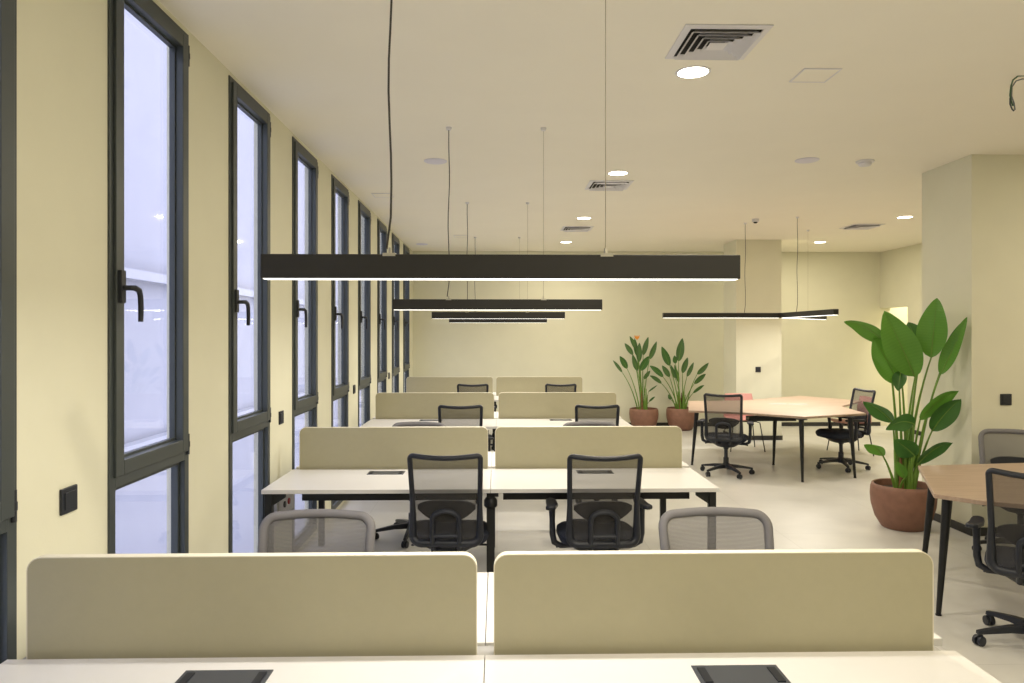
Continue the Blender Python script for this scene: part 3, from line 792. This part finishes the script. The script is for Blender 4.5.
# guest chairs with pink shells and thin metal legs
def guest(x, y, rz, lab):
    t = thing('visitor_chair', lab, 'chair', (x, y, 0), rz, 'pink visitor chairs')
    mb = MB(); n = 16; m = 12; vs = []
    for layer in (0, 1):
        for j in range(m+1):
            v = j/m
            for i in range(n+1):
                u = i/n*2-1
                if v < 0.5:
                    yy = 0.22-v*2*0.42; zz = 0.455-0.02*math.sin(PI*v*2)+0.02*u*u
                else:
                    w = (v-0.5)*2; yy = -0.20-0.07*w; zz = 0.455+w*0.335+0.01
                wd = 0.225*(1-0.25*max(0, v-0.5)**2*2)
                yy += 0.05*u*u*(v > 0.5)*min(1, (v-0.5)*4)
                vs.append((u*wd, yy+layer*(-0.010 if v > 0.55 else 0), zz-layer*(0.012 if v <= 0.55 else 0)))
    S_ = (n+1)*(m+1); fs = []
    for L in (0, 1):
        for j in range(m):
            for i in range(n):
                a = L*S_+j*(n+1)+i; f = (a, a+1, a+n+2, a+n+1); fs.append(f if L == 0 else f[::-1])
    rim = [i for i in range(n+1)]+[j*(n+1)+n for j in range(1, m+1)]+[m*(n+1)+i for i in range(n-1, -1, -1)]+[j*(n+1) for j in range(m-1, 0, -1)]
    for k in range(len(rim)):
        a, b = rim[k], rim[(k+1) % len(rim)]; fs.append((b, a, a+S_, b+S_))
    mb.add(vs, fs); mb.build('shell_seat', M_PINK, t, smooth=True)
    for sx in (-1, 1):
        for sy in (-1, 1):
            MB().tube([(sx*0.14, sy*0.13, 0.425), (sx*0.19, sy*0.17, 0.41), (sx*0.245, sy*0.225, 0.0)], 0.008, 8).build('leg', M_BLACK, t, smooth=True)
    MB().tube([(-0.14, 0.13, 0.425), (0.14, 0.13, 0.425), (0.14, -0.13, 0.425), (-0.14, -0.13, 0.425)], 0.008, 8, closed=True).build('seat_frame', M_BLACK, t)
guest(3.60, 10.38, R(178), 'pink shell visitor chair behind the meeting table, its back just above the tabletop')
guest(5.00, 10.02, R(85), 'pink shell visitor chair with thin legs behind the right office chair of the meeting table')

# ------------------------------------------------------------ plants
def pot(t, s=1.0):
    pr = [(0.165, 0), (0.175, 0.006), (0.225, 0.09), (0.255, 0.20), (0.262, 0.28), (0.258, 0.345), (0.248, 0.375), (0.240, 0.380), (0.230, 0.374), (0.228, 0.33), (0.226, 0.31)]
    MB().lathe([(r*s, z*s) for r, z in pr], n=48).build('pot', M_POT, t, smooth=True)
    MB().lathe([(0.22*s, 0.305*s), (0.225*s, 0.322*s), (0.12*s, 0.334*s), (0.01, 0.336*s)], n=32).build('soil', M_SOIL, t, smooth=True)
def bez(p0, p1, p2, u): return p0*(1-u)**2+p1*2*u*(1-u)+p2*u*u
def blade(t, b0, mid, tip, w, nrm, m, fold=0.25, name='leaf', tear=0.0, shape=0.42):
    mb = MB(); N = 22; K = 4; vs = []; uv = []
    for j in range(N+1):
        u = j/N; p = bez(b0, mid, tip, u)
        tg = (bez(b0, mid, tip, min(1, u+0.02))-bez(b0, mid, tip, max(0, u-0.02))).normalized()
        side = tg.cross(nrm).normalized(); up = side.cross(tg).normalized()
        # paddle outline: quick rise, long taper to a pointed tip
        ww = w*0.5*(math.sin(PI*u**(math.log(0.5)/math.log(shape)))**0.75 if 0 < u < 1 else 0)
        for k in range(-K, K+1):
            q = k/K
            wob = 0.06*w*math.sin(9*u+q*2.0)*abs(q)
            vs.append(p+side*ww*q*(1-0.12*fold*abs(q))+up*(fold*ww*abs(q)**1.3+wob*0.5)); uv.append((q, u))
    W = 2*K+1; n0 = mb.add(vs, [(j*W+k, j*W+k+1, (j+1)*W+k+1, (j+1)*W+k) for j in range(N) for k in range(W-1)])
    for i, c in enumerate(uv): mb.uv[n0+i] = c
    o = mb.build(name, m, t, smooth=True)
    MB().tube([bez(b0, mid, tip, k/10)-Vector(nrm)*0.002 for k in range(11)], [0.0065*(1-k/11)*min(1, w/0.15)+0.001 for k in range(11)], 6).build('midrib', M_STEM, o, smooth=True)
    return o
def plant(cx, cy, leaves, lab, mats, r0=0.10, s=1.0, flower=None, wscale=1.0, stem_r=0.009):
    t = thing('potted_strelitzia', lab, 'potted plant', (cx, cy, 0), 0, 'strelitzia plants in round terracotta pots')
    pot(t, s); o = Vector((cx, cy, 0)); rnd = random.Random(int(cx*100))
    for i, (bx, by, tx, ty, w, dy0, dy1, roll, mi, arch) in enumerate(leaves):
        Yb = cy+dy0; Yt = cy+dy1
        b = at_y(bx, by, Yb)-o; tip = at_y(tx, ty, Yt)-o
        wm = w*cy/F*wscale
        L = (tip-b).length
        mid = (b+tip)/2+Vector((0, 0, arch*L))
        ax = (tip-b).normalized()
        view = Vector((-cx, -cy, 0)).normalized()
        n = (view-ax*view.dot(ax)).normalized()
        n = Matrix.Rotation(math.radians(roll), 3, ax) @ n
        ang = math.atan2(b.y, b.x if abs(b.x) > 1e-4 else 1e-4)
        root = Vector((b.x*0.25, b.y*0.25, 0.325*s)); root += Vector((rnd.uniform(-.03, .03), rnd.uniform(-.03, .03), 0))
        if root.xy.length > r0: root.xy = root.xy.normalized()*r0
        ctrl = Vector((root.x*1.2+(b.x-root.x)*0.25, root.y+(b.y-root.y)*0.3, root.z+(b.z-root.z)*0.6))
        pts = [bez(root, ctrl, b, k/10) for k in range(11)]
        MB().tube(pts, [stem_r*(1.5-0.9*k/10) for k in range(11)], 8).build('stalk', M_STEM, t, smooth=True)
        blade(t, b, mid, tip, wm, n, mats[mi], fold=0.30)
    for k in range(5):
        a = k*1.3; x, y = 0.045*math.cos(a), 0.045*math.sin(a)
        MB().tube([(x, y, 0.31*s), (x*1.2, y*1.2, 0.31*s+0.18), (x*1.5, y*1.5, 0.31*s+0.30+0.03*k)], [0.022, 0.016, 0.006], 8).build('sheath', M_BARK if k % 2 else M_STEM, t, smooth=True)
    if flower:
        c = at_y(flower[0], flower[1], cy-0.05)-o; mb = MB()
        for k in range(4):
            a = -0.9+k*0.6
            mb.tube([c+Vector((0, 0, -0.03)), c+Vector((math.sin(a)*0.035, 0, 0.01)), c+Vector((math.sin(a)*0.06, 0, 0.05))], [0.006, 0.014, 0.002], 8)
        mb.build('flower', M_ORANGE, t, smooth=True)
q = at_z(903, 527, 0)
LB = [(915, 377, 884, 311, 33, -0.12, -0.20, 0, 0, 0.05),
      (899, 384, 873, 338, 34, 0.00, 0.02, 25, 0, 0.10),
      (888, 346, 844, 322, 20, 0.02, 0.05, -38, 0, 0.25),
      (931, 358, 937, 298, 29, -0.12, -0.15, -20, 0, 0.03),
      (921, 352, 908, 322, 22, 0.0, 0.05, 20, 1, 0.05),
      (940, 375, 967, 317, 16, -0.15, -0.33, -30, 0, -0.05),
      (944, 362, 962, 322, 12, -0.12, -0.28, 10, 1, 0.0),
      (920, 420, 959, 391, 17, -0.08, -0.30, 35, 0, 0.22),
      (932, 431, 961, 399, 21, -0.08, -0.30, 15, 1, 0.12),
      (918, 464, 953, 443, 17, -0.08, -0.25, 40, 1, 0.25),
      (893, 423, 863, 402, 19, -0.03, -0.06, -35, 1, 0.18),
      (883, 456, 864, 445, 15, -0.12, -0.22, -30, 0, 0.25),
      (914, 424, 886, 430, 19, -0.10, -0.16, -20, 1, 0.30),
      (915, 456, 894, 440, 22, -0.10, -0.12, -10, 1, 0.10),
      (901, 371, 898, 391, 14, -0.02, -0.06, 10, 1, 0.05),
      (905, 478, 897, 462, 10, -0.10, -0.12, 10, 0, 0.05),
      (909, 470, 916, 446, 14, 0.02, 0.03, -15, 1, 0.05)]
plant(q.x, q.y, LB, 'large strelitzia with broad leaves in a terracotta pot beside the right column', [M_LEAF, M_LEAFD], stem_r=0.010)
def cv(l): return [(600+a/6.21, 330+b/6.21, 600+c/6.21, 330+d/6.21, w/6.21*1.05, dy, dy*1.6, ro, mi, ar) for (a, b, c, d, w, dy, ro, mi, ar) in l]
L1 = cv([(138, 264, 80, 188, 20, -.02, 10, 0, .05), (168, 240, 122, 162, 36, -.08, 5, 1, .08), (205, 155, 153, 82, 30, .02, 0, 0, .05),
         (232, 130, 184, 38, 28, .05, 10, 0, .03), (268, 158, 300, 42, 32, .03, -5, 0, .02), (308, 182, 352, 70, 32, -.02, 5, 0, -.02),
         (252, 252, 302, 162, 44, -.1, 10, 1, .02), (232, 255, 202, 150, 32, -.06, -10, 0, .02), (242, 200, 245, 78, 36, 0, 0, 0, .02),
         (272, 305, 312, 252, 26, -.08, 20, 0, .08), (300, 384, 356, 343, 12, -.05, 30, 1, .06), (305, 445, 342, 413, 14, -.1, 20, 1, .1),
         (228, 160, 215, 50, 26, .06, 0, 1, 0)])
plant(at_y(643.8, 400, 12.62).x, 12.62, L1, 'strelitzia with an orange flower, left of the two potted plants by the far wall', [M_LEAFS, M_LEAFD], s=0.98, flower=(637, 338), stem_r=0.008)
L2 = cv([(432, 222, 383, 102, 44, -.05, 0, 1, .03), (488, 195, 512, 50, 48, 0, 0, 0, .02), (468, 208, 462, 158, 28, -.1, 5, 1, .05),
         (392, 292, 308, 222, 34, -.06, 15, 1, .1), (382, 332, 308, 283, 26, -.1, 20, 0, .08), (432, 292, 385, 220, 32, 0, 5, 0, .05),
         (512, 268, 545, 170, 34, -.05, 0, 0, .02), (540, 290, 582, 200, 26, 0, 5, 0, 0), (603, 275, 675, 203, 32, -.03, 15, 0, -.05),
         (585, 335, 658, 272, 32, -.08, 20, 0, .08), (578, 392, 648, 342, 22, -.1, 25, 1, .12), (440, 432, 424, 400, 22, -.12, 5, 0, .05),
         (468, 300, 438, 215, 24, .04, 0, 0, .02), (490, 330, 462, 215, 22, .06, 0, 1, .02)])
plant(at_y(681.5, 400, 12.55).x, 12.55, L2, 'strelitzia without flowers, right of the two potted plants by the far wall', [M_LEAFS, M_LEAFD], s=1.02, stem_r=0.008)

# ------------------------------------------------------------ world, camera
w = bpy.data.worlds.new('World'); bpy.context.scene.world = w; w.use_nodes = True
bg = w.node_tree.nodes['Background']
bg.inputs['Color'].default_value = (0.76, 0.79, 0.98, 1); bg.inputs['Strength'].default_value = 3.7
cam = bpy.data.cameras.new('Camera'); co = bpy.data.objects.new('Camera', cam); C.objects.link(co)
co.location = (0, 0, CAM_Z); co.rotation_euler = (PI/2, 0, -YAW)
cam.sensor_width = 36; cam.lens = 36*F/1024; cam.shift_y = -(341.5-HOR)/1024
cam.clip_start = 0.05
sc = bpy.context.scene; sc.camera = co
vs_ = sc.view_settings
vs_.view_transform = 'Standard'; vs_.look = 'None'; vs_.gamma = 1; vs_.use_curve_mapping = False
vs_.exposure = 0.27
